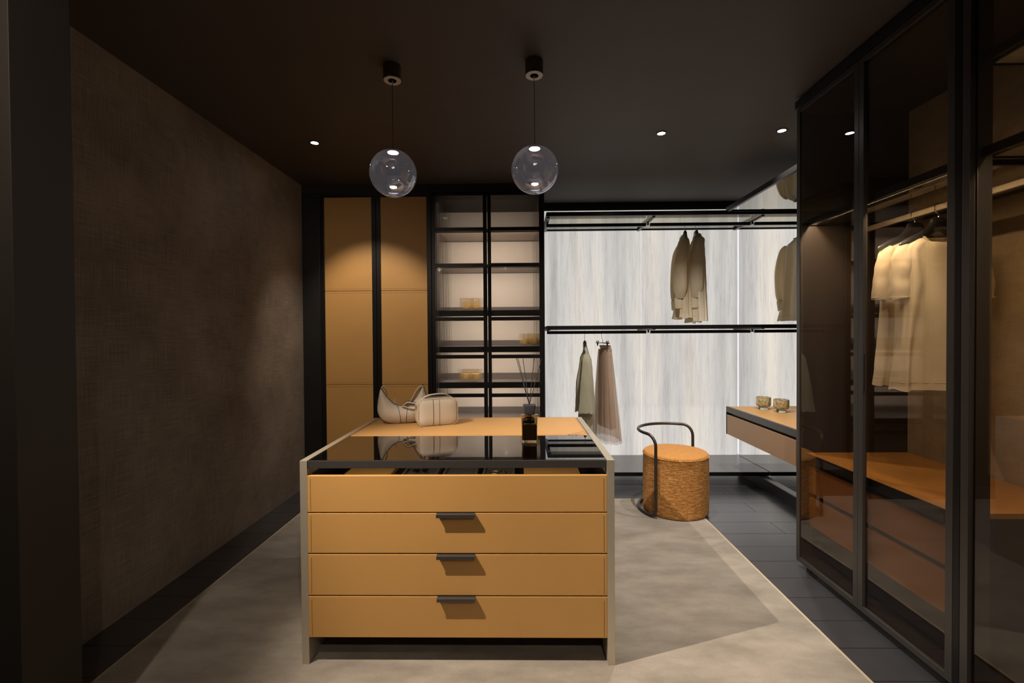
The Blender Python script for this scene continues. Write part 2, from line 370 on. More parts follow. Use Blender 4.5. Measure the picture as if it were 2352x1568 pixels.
# ================================================================== STRUCTURE
fl = struct('floor', B(-2.6, XR, -1.6, 4.95, -.05, -.004), M['grout'])
tilemesh = {}
def tile(x0, x1, y0, y1):
    g = .0016; key = (round(x1-x0, 3), round(y1-y0, 3))
    if key not in tilemesh:
        b = B(-(x1-x0)/2+g, (x1-x0)/2-g, -(y1-y0)/2+g, (y1-y0)/2-g, -.004, 0, 0)
        me = D.meshes.new('tile'); b.to_mesh(me); b.free(); me.materials.append(M['tile']); tilemesh[key] = me
    o = D.objects.new('tile', tilemesh[key]); COL.objects.link(o); o.parent = fl
    o.location = ((x0+x1)/2, (y0+y1)/2, random.uniform(-.0004, 0)); return o
pitch = .1948; y = 4.366+pitch*2; row = 0
RUG = (-1.74, 1.405, -1.5, 3.86)
while y > -1.3:
    y0, y1 = y-pitch, min(y, 4.82)
    off = 0 if row % 2 == 1 else .72
    x = 1.86+off-1.44*4
    while x < XR:
        a, b = max(x, -2.0), min(x+1.44, XR)
        if b-a > .02 and not (a >= RUG[0] and b <= RUG[1] and y1 <= RUG[3]): tile(a, b, y0, y1)
        x += 1.44
    y = y0; row += 1
wl = struct('wall_left', B(-2.12, -2.0, -1.6, 4.95, 0, ZC), M['wallfab'])
wb = struct('wall_back', B(-2.12, XR+.1, 4.90, 5.0, 0, ZC), M['black_wall'])
struct('wall_right', B(XR, XR+.1, -1.6, 4.95, 0, ZC), M['black_wall'])
struct('wall_front', B(-2.6, XR+.1, -1.7, -1.6, 0, ZC), M['black_wall'])
struct('ceiling', B(-2.6, XR+.1, -1.7, 5.0, ZC, ZC+.1), M['ceiling'])
# pillar at the near left, with a slightly lighter return on its left
struct('trim_1', B(-1.99, -1.48, 1.315, 1.5, 0, ZC, .002), plain('dark_pillar_paint', (.020, .016, .013), .6))
# black header above the tall units and the stone
struct('trim_3', B(-2.0, .255, 4.20, 4.88, 2.725, ZC), M['black_wall'])
struct('trim_4', B(.255, XR, 4.84, 4.90, 2.712, ZC), M['black'])
# backlit stone slabs
def stone_slab(x0, x1):
    o = obj('stone_slab', B(x0+.003, x1-.003, 4.82, 4.85, .0, 2.705), M['stone'], wb); return o
for a, b in ((.255, 1.293), (1.296, 2.305), (2.317, XR)): stone_slab(a, b)
obj('light_strip', B(2.308, 2.317, 4.828, 4.85, .134, 2.705), M['led_cool'], wb)['label'] = 'cool white vertical light strip in the stone joint'
obj('light_strip', B(1.2925, 1.2965, 4.832, 4.85, .134, 2.705), M['led_edge'], wb)
obj('light_strip', B(.246, .254, 4.80, 4.84, .134, 2.705), M['led_cool'], wb)
obj('light_strip', B(.27, XR, 4.835, 4.87, 2.707, 2.711), M['led_edge'], wb)
# ================================================================== RUG
rg = thing('rug', 'large greige velvet carpet with pale bound edge on dark tiles', 'rug', (-.17, 1.2, 0))
obj('pile', B(RUG[0]+.012, RUG[1]-.012, RUG[2], RUG[3]-.012, 0, .010, .002), M['carpet'], rg)
bm = nb(); box(bm, RUG[1]-.012, RUG[1], RUG[2], RUG[3], 0, .009); box(bm, RUG[0], RUG[0]+.012, RUG[2], RUG[3], 0, .009); box(bm, RUG[0]+.012, RUG[1]-.012, RUG[3]-.012, RUG[3], 0, .009)
obj('binding', bm, M['carpet_edge'], rg)
ZR = .010
# ================================================================== AMBER WARDROBE (back left)
YF = 4.19
tw = thing('tall_wardrobe', 'tall dark wardrobe with two amber leather doors in the back left corner', 'wardrobe', (-1.3, YF, 0))
bm = nb(); box(bm, -1.998, -1.835, YF+.002, YF+.6, 0, 2.722, .002); box(bm, -1.835, -.802, YF+.03, YF+.6, .0, 2.722); box(bm, -1.835, -.802, YF+.004, YF+.03, 2.700, 2.722); box(bm, -1.835, -.802, YF+.02, YF+.03, 0, .07)
obj('carcass', bm, M['black'], tw)
def leather_door(x0, x1, t, z0=.08, z1=2.698):
    s = .038
    bm = nb(); box(bm, x0, x0+s, YF, YF+.024, z0, z1, .0015); box(bm, x1-s, x1, YF, YF+.024, z0, z1, .0015)
    box(bm, x0+s, x1-s, YF, YF+.024, z0, z0+.03, .0015); box(bm, x0+s, x1-s, YF, YF+.024, z1-.014, z1, .0015)
    d = obj('door', bm, M['frame'], t)
    for a, b in ((z0+.03, .952), (.956, 1.820), (1.824, z1-.014)):
        obj('leather_panel', B(x0+s+.002, x1-s-.002, YF+.008, YF+.022, a, b, .0012), M['leather'], d)
    for zz in (.935, .973, 1.803, 1.841):
        obj('seam', B(x0+s+.006, x1-s-.006, YF+.0068, YF+.0082, zz-.0008, zz+.0008), M['stitch'], d)
leather_door(-1.832, -1.313, tw); leather_door(-1.309, -.802, tw)
# ================================================================== DISPLAY CABINET (reeded glass)
dc = thing('display_cabinet', 'tall dark display cabinet with two reeded glass doors and lit beige interior', 'cabinet', (-.28, YF, 0))
bm = nb(); box(bm, -.797, -.766, YF+.062, 4.80, 0, 2.722, .001); box(bm, -.797, -.785, YF+.026, YF+.062, 0, 2.722, .001); box(bm, .205, .243, YF+.062, 4.80, 0, 2.722, .001); box(bm, .228, .243, YF+.026, YF+.062, 0, 2.722, .001)
box(bm, -.766, .205, YF+.026, 4.80, 2.69, 2.722); box(bm, -.766, .205, YF+.03, 4.80, 0, .09)
obj('carcass', bm, M['carcass'], dc)
obj('back_panel', B(-.766, .205, 4.775, 4.80, .09, 2.69), M['beige'], dc)
for z in (2.385, 2.055):
    bm = nb(); box(bm, -.764, .203, 4.29, 4.77, z, z+.012, .001); box(bm, -.764, .203, 4.26, 4.268, z-.022, z+.012, .001); box(bm, -.764, .203, 4.268, 4.29, z+.006, z+.012); sh = obj('shelf', bm, M['shelf_beige'], dc)
    obj('back_rail', B(-.764, .203, 4.735, 4.77, z-.004, z+.055), M['tray'], sh)
for z in (1.643, 1.297, .955, .60):
    bm = nb(); box(bm, -.764, .203, 4.34, 4.358, z-.056, z, .002); box(bm, -.764, .203, 4.358, 4.772, z-.012, z-.001)
    tr = obj('tray', bm, M['black'], dc)
    obj('back_rail', B(-.764, .203, 4.74, 4.772, z-.001, z+.055), M['tray'], tr)
    obj('tray_mat', B(-.75, .19, 4.362, 4.738, z-.001, z+.0005), M['tray'], tr)
def reeded(x0, x1, z0, z1, y0):
    b = nb(); w = .0095; n = int(round((x1-x0)/w)); w = (x1-x0)/n; f = []; sub = 6
    xs = []
    for i in range(n):
        for k in range(sub): xs.append((x0+(i+k/sub)*w, math.sin(PI*k/sub)*.0009))
    xs.append((x1, 0))
    fr = [[b.verts.new((x, y0+.004, z)) for x, h in xs] for z in (z0, z1)]; bk_ = [[b.verts.new((x, y0+.001-h, z)) for x, h in xs] for z in (z0, z1)]
    m_ = len(xs)-1
    b.faces.new((fr[0][0], fr[0][m_], fr[1][m_], fr[1][0]))
    for i in range(m_):
        b.faces.new((bk_[0][i+1], bk_[0][i], bk_[1][i], bk_[1][i+1]))
    b.faces.new([fr[0][m_], fr[0][0]]+bk_[0]); b.faces.new([fr[1][0], fr[1][m_]]+bk_[1][::-1])
    b.faces.new((fr[0][0], fr[1][0], bk_[1][0], bk_[0][0])); b.faces.new((fr[0][m_], bk_[0][m_], bk_[1][m_], fr[1][m_]))
    for v in list(b.verts):
        if not v.link_faces: b.verts.remove(v)
    return b
M['reeded'] = real_glass('reeded_glass', (.93, .90, .87), 0.03, 1.38)
def glass_door(x0, x1, sl, sr):
    z0, z1 = .08, 2.698
    bm = nb(); box(bm, x0, x0+sl, YF, YF+.024, z0, z1, .0015); box(bm, x1-sr, x1, YF, YF+.024, z0, z1, .0015)
    box(bm, x0+sl, x1-sr, YF, YF+.024, z0, z0+.03, .001); box(bm, x0+sl, x1-sr, YF, YF+.024, z1-.010, z1, .001)
    d = obj('door', bm, M['frame'], dc)
    obj('glass_pane', reeded(x0+sl, x1-sr, z0+.03, z1-.010, YF+.012), M['reeded'], d)
    for z in (2.363, 2.033, 1.538, 1.190, .832, .48):
        obj('glazing_bar', B(x0+sl-.001, x1-sr+.001, YF+.001, YF+.010, z, z+.034, .001), M['frame'], d)
glass_door(-.798, -.287, .035, .035); glass_door(-.281, .238, .032, .046)

# glasses on the display shelves
def tumbler(cx, cy, z, r, h, lab, first=[None]):
    if first[0] is None:
        t = thing('tumbler', lab, 'candle holder', (cx, cy, z), 'ribbed glass candle holders in the display cabinet')
        b = nb(); rp = lambda a: .035*math.cos(a*2*PI*24)
        lathe(b, [(0, z), (r*.9, z), (r, z+.01), (r, z+h), (r*.9, z+h), (r*.88, z+.02), (0, z+.018)], cx, cy, 96, rp)
        obj('cup', b, M['clearglass'], t, True)
        b = nb(); lathe(b, [(0, z+.02), (r*.8, z+.02), (r*.8, z+h*.62), (0, z+h*.62)], cx, cy, 24)
        obj('candle', b, M['candle'], t, 40)
        first[0] = t; return t
    return dup(first[0], (cx, cy, z), lab, 'ribbed glass candle holders in the display cabinet')
tumbler(-.505, 4.42, 1.645, .045, .12, 'left ribbed glass candle holder on the highest shelf that carries glasses')
tumbler(-.405, 4.42, 1.645, .045, .12, 'right ribbed glass candle holder on the highest shelf that carries glasses')
tumbler(.07, 4.42, 1.299, .045, .12, 'ribbed glass candle holder nearer the door centre on the right-hand display shelf')
tumbler(.155, 4.42, 1.299, .045, .12, 'ribbed glass candle holder nearest the stone wall on the right-hand display shelf')
tumbler(-.52, 4.42, .957, .045, .12, 'left ribbed glass candle holder on the low shelf behind the camera bag')
tumbler(-.42, 4.42, .957, .045, .12, 'right ribbed glass candle holder on the low shelf behind the camera bag')

# ================================================================== BENCH, RAILS by the stone
bn = thing('bench', 'low dark grey lacquered bench shelf running along the backlit stone wall', 'bench', (1.5, 4.5, 0))
obj('seat_board', B(.25, 2.292, 4.195, 4.80, .098, .132, .002), M['darkshelf'], bn)
obj('seat_board', B(2.302, XR-.01, 4.195, 4.80, .098, .132, .002), M['darkshelf'], bn)
for x0, x1 in ((.25, 2.292), (2.302, XR-.01)): obj('front_edge', B(x0, x1, 4.190, 4.1945, .097, .1325, .0005), M['frame'], bn)
pl = thing('plinth_rail', 'long dark metal plinth rail on the tiles under the desk unit', 'plinth', (2.25, 3.6, 0))
obj('rail', B(2.20, 2.215, 2.80, 4.60, 0, .094, .001), M['black'], pl)
bm = nb(); box(bm, 2.215, 2.245, 2.80, 4.60, .074, .092); box(bm, 2.250, 2.285, 2.80, 4.60, .074, .088)
obj('cap_strip', bm, M['darkshelf'], pl)
def hang_shelf(label, zt, zb, railz):
    t = thing('hanging_shelf', label, 'shelf', (1.5, 4.5, zb))
    bm = nb(); box(bm, .262, XR-.01, 4.195, 4.215, zb, zt, .001); box(bm, .262, XR-.01, 4.79, 4.815, zb, zt, .001)
    box(bm, .262, .282, 4.215, 4.79, zb, zt, .001)
    obj('frame', bm, M['frame'], t)
    obj('glass_pane', B(.283, XR-.015, 4.216, 4.789, zb+.008, zb+.014), M['shelfglass'], t)
    ends = (.275, 1.235, 1.275, 2.235, 2.275, XR-.02)
    for a, b in zip(ends[::2], ends[1::2]):
        obj('hanging_rail', B(a, b, 4.415, 4.44, railz-.030, railz, .002), M['frame'], t)
    for x in (.283, 1.255, 2.255):
        obj('bracket', B(x-.012, x+.012, 4.23, 4.79, zb-.012, zb+.002), M['frame_bronze'], t)
        obj('bracket', B(x-.007, x+.007, 4.418, 4.438, railz-.022, zb), M['frame_bronze'], t)
    return t
hang_shelf('upper black framed glass shelf with hanging rail across the stone wall', 2.530, 2.492, 2.475)
hang_shelf('lower black shelf with hanging rail across the middle of the stone wall', 1.486, 1.456, 1.441)

# ================================================================== DESK and canopy on the right
dk = thing('desk', 'wall-hung amber topped desk with leather drawer in front of the stone wall', 'desk', (2.2, 3.5, .49))
DY0, DY1, DX0, DX1 = 2.80, 4.185, 1.894, 2.56
obj('desktop', B(DX0+.02, DX1, DY0, DY1-.004, .722, .739, .001), M['leather_top'], dk)
bm = nb(); box(bm, DX0, DX0+.022, DY0, DY1, .690, .740, .001); obj('top_edge', bm, M['frame_bronze'], dk)
bm = nb(); box(bm, DX0+.022, DX1, DY1-.004, DY1+.0, .500, .721); box(bm, DX0+.03, DX1, DY0, DY1-.01, .50, .7215)
obj('body', bm, M['frame'], dk)
dr = obj('drawer', B(DX0+.002, DX0+.022, 3.137, DY1-.012, .490, .668, .0015), plain('cool_lit_leather', (.42, .25, .135), .5, var=.03), dk)  # drawer leather colour muted to carry the cool light of the stone
obj('side_cheek', B(DX0, DX0+.03, DY1-.010, DY1, .488, .690), M['frame'], dk)
obj('side_cheek', B(DX0, DX0+.03, DY0, 3.132, .485, .690), M['frame'], dk)
cn = thing('canopy_shelf', 'black framed glass shelf mounted high above the desk', 'shelf', (2.2, 3.5, 2.5))
bm = nb(); box(bm, DX0, DX0+.025, 2.80, 4.185, 2.510, 2.551, .001); box(bm, DX0+.025, 2.6, 4.16, 4.185, 2.510, 2.551, .001); box(bm, DX0+.025, 2.6, 2.80, 2.825, 2.510, 2.551, .001); box(bm, 2.58, 2.6, 2.825, 4.16, 2.51, 2.551)
obj('frame', bm, M['frame'], cn)
M['mirror_glass'] = thin_glass('dark_mirror_glass', (.05, .05, .05), 2.6, (.85, .84, .80), 1.6)
obj('glass_pane', B(DX0+.026, 2.579, 2.826, 4.159, 2.514, 2.520), M['mirror_glass'], cn)
def desk_cup(cx, cy, lab):
    z = .740; t = thing('glass_cup', lab, 'cup', (cx, cy, z), 'speckled glass cups on the desk')
    b = nb(); lathe(b, [(0, z), (.036, z), (.038, z+.003), (.036, z+.008), (.036, z+.022), (0, z+.022)], cx, cy, 32)
    obj('foot', b, M['greenglass'], t, 40)['label'] = 'pale green glass foot'
    b = nb(); lathe(b, [(0, z+.0225), (.044, z+.023), (.058, z+.034), (.060, z+.050), (.059, z+.106), (.054, z+.106), (.054, z+.040), (.040, z+.031), (0, z+.030)], cx, cy, 40)
    obj('bowl', b, M['speckle'], t, 50)
desk_cup(2.145, 4.02, 'speckled amber glass cup on green foot, farther left of the pair')
desk_cup(2.215, 3.87, 'speckled amber glass cup on green foot, nearer right of the pair')

# ================================================================== ISLAND
IX0, IX1, IY0, IY1, IZ = -.929, .397, 1.902, 2.905, .877
il = thing('island_dresser', 'amber leather island dresser with four drawers, champagne metal sides and smoked glass top', 'dresser', (-.266, 2.4, ZR))
for x in (IX0, IX1-.031):
    obj('side_panel', B(x, x+.031, IY0, IY1, ZR, IZ, .0012), M['champagne'], il)
a, b = IX0+.033, IX1-.033
bm = nb(); box(bm, a-.004, b+.004, IY0+.004, IY0+.022, .843, IZ-.002, .001); box(bm, a, b, 2.368, 2.384, .850, IZ-.004); box(bm, a-.001, a+.010, IY0+.022, 2.37, .850, IZ-.003); box(bm, b-.010, b+.001, IY0+.022, 2.37, .850, IZ-.003)
obj('top_frame', bm, M['frame_bronze'], il)
obj('glass_top', B(a+.001, b-.001, IY0+.010, 2.370, IZ-.0065, IZ-.0005), M['smoked'], il)
lt = obj('leather_top', B(a+.003, b-.003, 2.386, IY1-.002, IZ-.03, IZ, .003), M['leather_top'], il)
def dashes(bm, p0, p1, nrm, step=.0085, dash=.0052, w=.0010, h=.0008):
    p0, p1 = Vector(p0), Vector(p1); d = (p1-p0); L = d.length; d.normalize(); n = int(L/step)
    s = d.cross(Vector(nrm))*w/2; up_ = Vector(nrm)*h
    for i in range(n):
        q = p0+d*i*step; r = q+d*dash
        v = [bm.verts.new(x) for x in (q-s, r-s, r+s, q+s)]; v2 = [bm.verts.new(x.co+up_) for x in v]
        bm.faces.new(v2); 
        for k in range(4): bm.faces.new((v[k], v[(k+1) % 4], v2[(k+1) % 4], v2[k]))
st = nb(); dashes(st, (a+.012, 2.394, IZ), (b-.012, 2.394, IZ), (0, 0, 1)); dashes(st, (a+.012, IY1-.012, IZ), (b-.012, IY1-.012, IZ), (0, 0, 1))
dashes(st, (b-.012, 2.40, IZ), (b-.012, IY1-.02, IZ), (0, 0, 1)); dashes(st, (a+.012, 2.40, IZ), (a+.012, IY1-.02, IZ), (0, 0, 1))
obj('stitching', st, plain('pale_tan_thread', (.30, .15, .055), .7), lt)['kind'] = 'stuff'
bm = nb(); box(bm, a, b, IY0+.03, IY1-.01, .125, .64); box(bm, a, b, IY1-.012, IY1-.002, .12, IZ-.03)
obj('carcass', bm, M['black'], il)
zs = [(.657, .813), (.483, .654), (.304, .479), (.124, .300)]
for i, (z0, z1) in enumerate(zs):
    d = obj('drawer', B(a-.002, b+.002, IY0, IY0+.020, z0+.001, z1, .0022), M['leather'], il)
    st = nb()
    for x in (a+.012, b-.012): dashes(st, (x, IY0-.0002, z0+.010), (x, IY0-.0002, z1-.008), (0, -1, 0), .0085, .005, .0014, .0008)
    obj('stitching', st, M['bagedge'] if False else plain('brown_thread', (.13, .06, .02), .7), d)['kind'] = 'stuff'
    if i:
        bm = nb(); box(bm, -.350, -.189, IY0-.019, IY0+.006, z1-.0015, z1+.0012, .0004); box(bm, -.350, -.189, IY0-.021, IY0-.0185, z1-.013, z1+.0012, .0006)
        obj('handle', bm, M['frame_bronze'], d)['label'] = 'dark bronze tab pull'
    else:
        # the open jewellery drawer behind the first front
        bm = nb(); zt = .772
        box(bm, a+.006, b-.006, IY0+.022, IY0+.030, .66, .806); box(bm, a+.004, a+.014, IY0+.03, 2.36, .66, .812); box(bm, b-.014, b-.004, IY0+.03, 2.36, .66, .812)
        box(bm, a+.014, b-.014, IY0+.03, 2.36, .742, .750)
        bx = obj('drawer_box', bm, M['black'], d); top = nb(); box(top, a, b, IY0+.001, IY0+.019, z1-.0002, z1+.0008)
        obj('top_edge', top, M['stitch'], bx) if False else None
# inserts in the jewellery drawer (children of the thing)
xs = {'amber1': (-.800, -.590), 'g1': (-.530, -.375), 'g2': (-.345, -.195), 'g3': (-.165, -.025), 'amber2': (.02, .275)}
for k, (x0, x1) in xs.items():
    am = k.startswith('amber'); bm = nb(); z = .771
    box(bm, x0, x1, 1.945, 2.33, .750, z-.004 if not am else z+.002, .0015)
    if not am:
        for q in (x0-.002, x1-.006): box(bm, q, q+.008, 1.945, 2.33, .750, z+.008)
    o_ = obj('tray_insert', bm, M['leather'] if am else plain('grey_suede', (.09, .08, .075), .8), il)
    o_['label'] = 'amber leather tray insert' if am else 'dark grey suede tray insert'
# jewellery
bm = nb(); cx, cy = -.455, 2.085
for k in range(16):
    an = k*2*PI/8; rr = .020 if k < 8 else .011; c0 = cx+(.022 if k % 2 else -.022)*.9
    p0 = Vector((c0, cy, .772)); p1 = Vector((c0+rr*math.cos(an), cy+rr*math.sin(an), .784))
    tube(bm, [p0, (p0+p1)/2+Vector((0, 0, .004)), p1], .004, 6, rs=[.002, .007, .001])
tag(obj('brooch', bm, M['gem'], None, 30, origin=(cx, cy, .771)), 'dark red petalled brooch in the open top drawer of the island', 'brooch')
bm = nb(); pts = [(-.115+.022*math.cos(t)*(1+.2*math.sin(3*t)), 2.085+.022*math.sin(t), .7705) for t in [k*2*PI/20 for k in range(20)]]
tube(bm, pts, .0022, 6, True); tube(bm, smooth_path([(-.093, 2.09, .7705), (-.075, 2.11, .7705), (-.062, 2.085, .7705), (-.066, 2.045, .7705)], 5), .003, 6)
tag(obj('bracelet', bm, M['gold'], None, True, origin=(-.1, 2.085, .767)), 'thin gold chain bracelet in the open top drawer of the island', 'bracelet')

# ================================================================== BAGS
def bag_strip(bm, pts, place, n, w, h=.0012):
    """thin raised band following (u,v) points on the bag face"""
    tube(bm, [place(u, v, n(u, v)) for u, v in pts], w, 6)
# --- hobo bag
hb = thing('shoulder_bag', 'cream leather crescent shoulder bag with dark piping on the island top', 'handbag', (-.705, 2.69, IZ))
P1 = plane_at(-.705, 2.728, IZ, math.radians(12))
out = curve2([(-.128, .205), (-.142, .13), (-.142, .07), (-.115, .022), (-.06, .001), (.0, .0), (.06, .003), (.125, .02), (.150, .06), (.152, .12), (.128, .225), (.118, .222), (.088, .160), (.045, .118), (-.005, .108), (-.045, .118), (-.085, .160), (-.118, .208)], 4)
def hf(u, v): return .0
b = nb(); puff(b, out, P1, .075, .05, .013, edge=.022)
obj('body', b, M['bag'], hb, 50)
def depth(u, v, T=.075, soft=.05, poly=out): 
    d = min(segd((u, v), poly[i], poly[i-1]) for i in range(len(poly))) if inside((u, v), poly) else 0
    return T/2*(1-math.exp(-d/soft*1.6))+.011
b = nb(); tube(b, [P1(u, v, .012) for u, v in out], .0018, 6, True); obj('piping', b, M['bagedge'], hb, True)
for s, c in ((.005, -.02), (.036, .012)):
    pp = [(s+c*(1-k/9)**2-.012, .108*(1-k/9)+.002) for k in range(10)]
    b = nb(); tube(b, [P1(u, v, depth(u, v)+.0006) for u, v in pp], .0014, 6); obj('piping', b, M['bagedge'], hb, True)
b = nb(); pp = [(-.124, .203), (-.112, .226), (-.095, .205), (-.088, .175)]
tube(b, [P1(u, v, 0) for u, v in smooth_path([(x, y_, 0) for x, y_ in pp], 5) and [(q.x, q.y) for q in smooth_path([(x, y_, 0) for x, y_ in pp], 5)]], .007, 8, flat=.45)
obj('strap_loop', b, M['bag'], hb, True)
b = nb(); pp = [(.122, .222), (.098, .214), (.075, .180), (.052, .135), (.040, .115)]
tube(b, [P1(q.x, q.y, .012) for q in smooth_path([(x, y_, 0) for x, y_ in pp], 5)], .007, 8, flat=.45)
obj('strap', b, M['bag'], hb, True)
b = nb(); pp = [(.002, .104, .03), (.03, .128, .034), (.062, .124, .036), (.10, .110, .03), (.14, .092, .028)]
tube(b, [P1(q.x, q.y, q.z) for q in smooth_path(pp, 6)], .010, 8, flat=.4)
pp = [(.006, .106, .036), (.04, .098, .046), (.08, .088, .046), (.115, .090, .04), (.14, .088, .034)]
tube(b, [P1(q.x, q.y, q.z) for q in smooth_path(pp, 6)], .007, 8, flat=.4)
obj('strap', b, M['bag'], hb, True)
b = nb()
for sgn in (1, -1):
    pp = [(.002, .106+.009*sgn, .034), (.03, .128+.009*sgn, .038), (.062, .124+.009*sgn, .040), (.10, .110+.008*sgn, .034), (.135, .093+.008*sgn, .032)]
    b = nb(); tube(b, [P1(q.x, q.y, q.z) for q in smooth_path(pp, 6)], .0013, 5); obj('piping', b, M['bagedge'], hb, True)
b = nb(); tube(b, [P1(u, v, .022) for u, v in ((-.108, .222), (-.094, .206), (-.084, .174))], .0016, 5); obj('piping', b, M['bagedge'], hb, True)
b = nb(); tube(b, [P1(u, v, .018) for u, v in ((.116, .216), (.092, .188), (.070, .150), (.050, .122))], .0016, 5)
obj('piping', b, M['bagedge'], hb, True)
b = nb(); puff(b, curve2([(-.050, .105), (-.050, .138), (-.044, .146), (-.037, .138), (-.037, .105)], 3), P1, .006, .01, .006, edge=.004)
obj('zip_tab', b, plain('taupe_tab', (.34, .29, .22), .5), hb, 50)
# --- camera bag
cb = thing('camera_bag', 'cream leather boxy camera bag with centre stripe, in front of the crescent bag', 'handbag', (-.485, 2.70, IZ))
P2 = plane_at(-.487, 2.668, IZ, math.radians(24))
def rr_poly(hw, z0, z1, r, n=6, bulge=.0):
    pts = []
    for cx_, cz, a0 in ((hw-r, z0+r, -90), (hw-r, z1-r, 0), (-hw+r, z1-r, 90), (-hw+r, z0+r, 180)):
        for k in range(n+1):
            t_ = math.radians(a0+90*k/n); pts.append((cx_+r*math.cos(t_), cz+r*math.sin(t_)))
    return pts
op = rr_poly(.118, .0, .162, .042)
b = nb(); puff(b, op, P2, .030, .035, .012, edge=.078)
obj('body', b, M['bag'], cb, 55)
def dep2(u, v): 
    d = min(segd((u, v), op[i], op[i-1]) for i in range(len(op))) if inside((u, v), op) else 0
    return .015*(1-math.exp(-d/.035*1.6))+.039
ip = rr_poly(.112, .006, .155, .039)
b = nb(); tube(b, [P2(u, v, .0395) for u, v in op], .0022, 6, True)
obj('welt', b, M['bag'], cb, True)
b = nb(); tube(b, [P2(u, v, .0422) for u, v in ip], .0011, 5, True); obj('piping', b, M['bagedge'], cb, True)
for x in (-.030, .006):
    b = nb(); tube(b, [P2(x, v, dep2(x, v)+.0006) for v in [.006+.0149*k for k in range(11)]], .0014 if x < 0 else .0009, 5); obj('piping', b, M['bagedge'], cb, True)
b = nb(); tube(b, [P2(q.x, q.y, q.z) for q in smooth_path([(-.105, .140, .0), (-.06, .172, .0), (.0, .181, .0), (.06, .176, .0), (.105, .148, .0)], 6)], .020, 8, flat=.22)
obj('zip_gusset', b, M['bag'], cb, True)
b = nb(); tube(b, [P2(q.x, q.y, q.z) for q in smooth_path([(-.09, .157, .02), (-.05, .175, .02), (.0, .182, .02), (.06, .178, .02), (.098, .158, .02)], 6)], .0013, 5)
obj('piping', b, M['bagedge'], cb, True)
b = nb()
for k in range(3): tube(b, [P2(-.122+.007*math.cos(t), .118-.006*k+.008*math.sin(t), .03-.004*k) for t in [j*2*PI/10 for j in range(10)]], .0018, 6, True)
obj('ring', b, M['gold'], cb, True)['label'] = 'small gold ring clasp'
b = nb(); tube(b, [P2(.118+.007*math.cos(t), .128+.007*math.sin(t), .0) for t in [j*2*PI/10 for j in range(10)]], .002, 6, True)
obj('ring', b, M['bagedge'], cb, True)

# ================================================================== REED DIFFUSER
dx, dy = .050, 2.235
rd = thing('reed_diffuser', 'square smoked glass reed diffuser with black sticks on the island top', 'diffuser', (dx, dy, IZ))
def sqring(b, half, z, r=.25, n=5):
    pts = rr_poly(half, -half, half, half*r, n); return [b.verts.new((dx+p[0], dy+p[1], z)) for p in pts]
def loft(b, rings, cap0=True, cap1=True):
    for p, q in zip(rings, rings[1:]):
        m_ = len(p)
        for k in range(m_): b.faces.new((p[k], p[(k+1) % m_], q[(k+1) % m_], q[k]))
    if cap0: b.faces.new(rings[0][::-1])
    if cap1: b.faces.new(rings[-1])
b = nb(); z = IZ+.0003
loft(b, [sqring(b, h, z+q) for h, q in ((.034, 0), (.036, .003), (.0395, .118), (.043, .126), (.043, .131), (.024, .134), (.020, .131), (.020, .128), (.036, .124), (.034, .020), (.031, .014))])
obj('bottle', b, M['bottle'], rd, 40)
b = nb(); loft(b, [sqring(b, h, z+q) for h, q in ((.0305, .0145), (.0335, .021), (.0350, .090))])
obj('oil', b, plain('amber_oil', (.055, .035, .012), .15), rd, 40)
b = nb(); loft(b, [sqring(b, h, z+q, .3) for h, q in ((.018, .1345), (.025, .137), (.0275, .145), (.031, .178), (.031, .181), (.029, .182))])
obj('cap', b, M['ceramic'], rd, 40)
for k, (tx, ty, tz) in enumerate(((-.062, .0, .412), (-.055, .02, .413), (-.030, -.01, .410), (.026, .0, .416), (.062, .01, .408))):
    b = nb(); tube(b, [(dx-tx*.30, dy-ty*.3, IZ+.03), (dx+tx*.02, dy, IZ+.185), (dx+tx, dy+ty, IZ+tz)], .0019, 6)
    obj('reed', b, M['reed'], rd, True)

# ================================================================== STOOL
SX, SY = 1.238, 3.622
sl = thing('stool', 'round amber boucle stool with dark tubular backrest at the rug corner', 'stool', (SX, SY, ZR))
b = nb(); R_ = .246; prof = [(0, ZR), (R_*.96, ZR), (R_, ZR+.012)]
for k in range(1, 24): prof.append((R_+.003*math.sin(k*PI/24), ZR+.012+k*.0182))
for k in range(7): t_ = k/6*PI/2; prof.append((R_-.022+.022*math.cos(t_), ZR+.450+.018*math.sin(t_)))
prof += [(R_*.75, ZR+.4705), (R_*.4, ZR+.473), (0, ZR+.474)]
lathe(b, prof, SX, SY, 96)
b.normal_update()
for f_ in b.faces:
    if f_.calc_center_median().z > ZR+.455: f_.material_index = 1
obj('seat', b, [M['boucle'], M['boucle_top']], sl, 60)
b = nb(); pts = [(SX+(R_+.001)*math.cos(2*PI*k/64), SY+(R_+.001)*math.sin(2*PI*k/64), ZR+.446) for k in range(64)]
tube(b, pts, .004, 6, True); obj('seam', b, M['boucle'], sl, True)
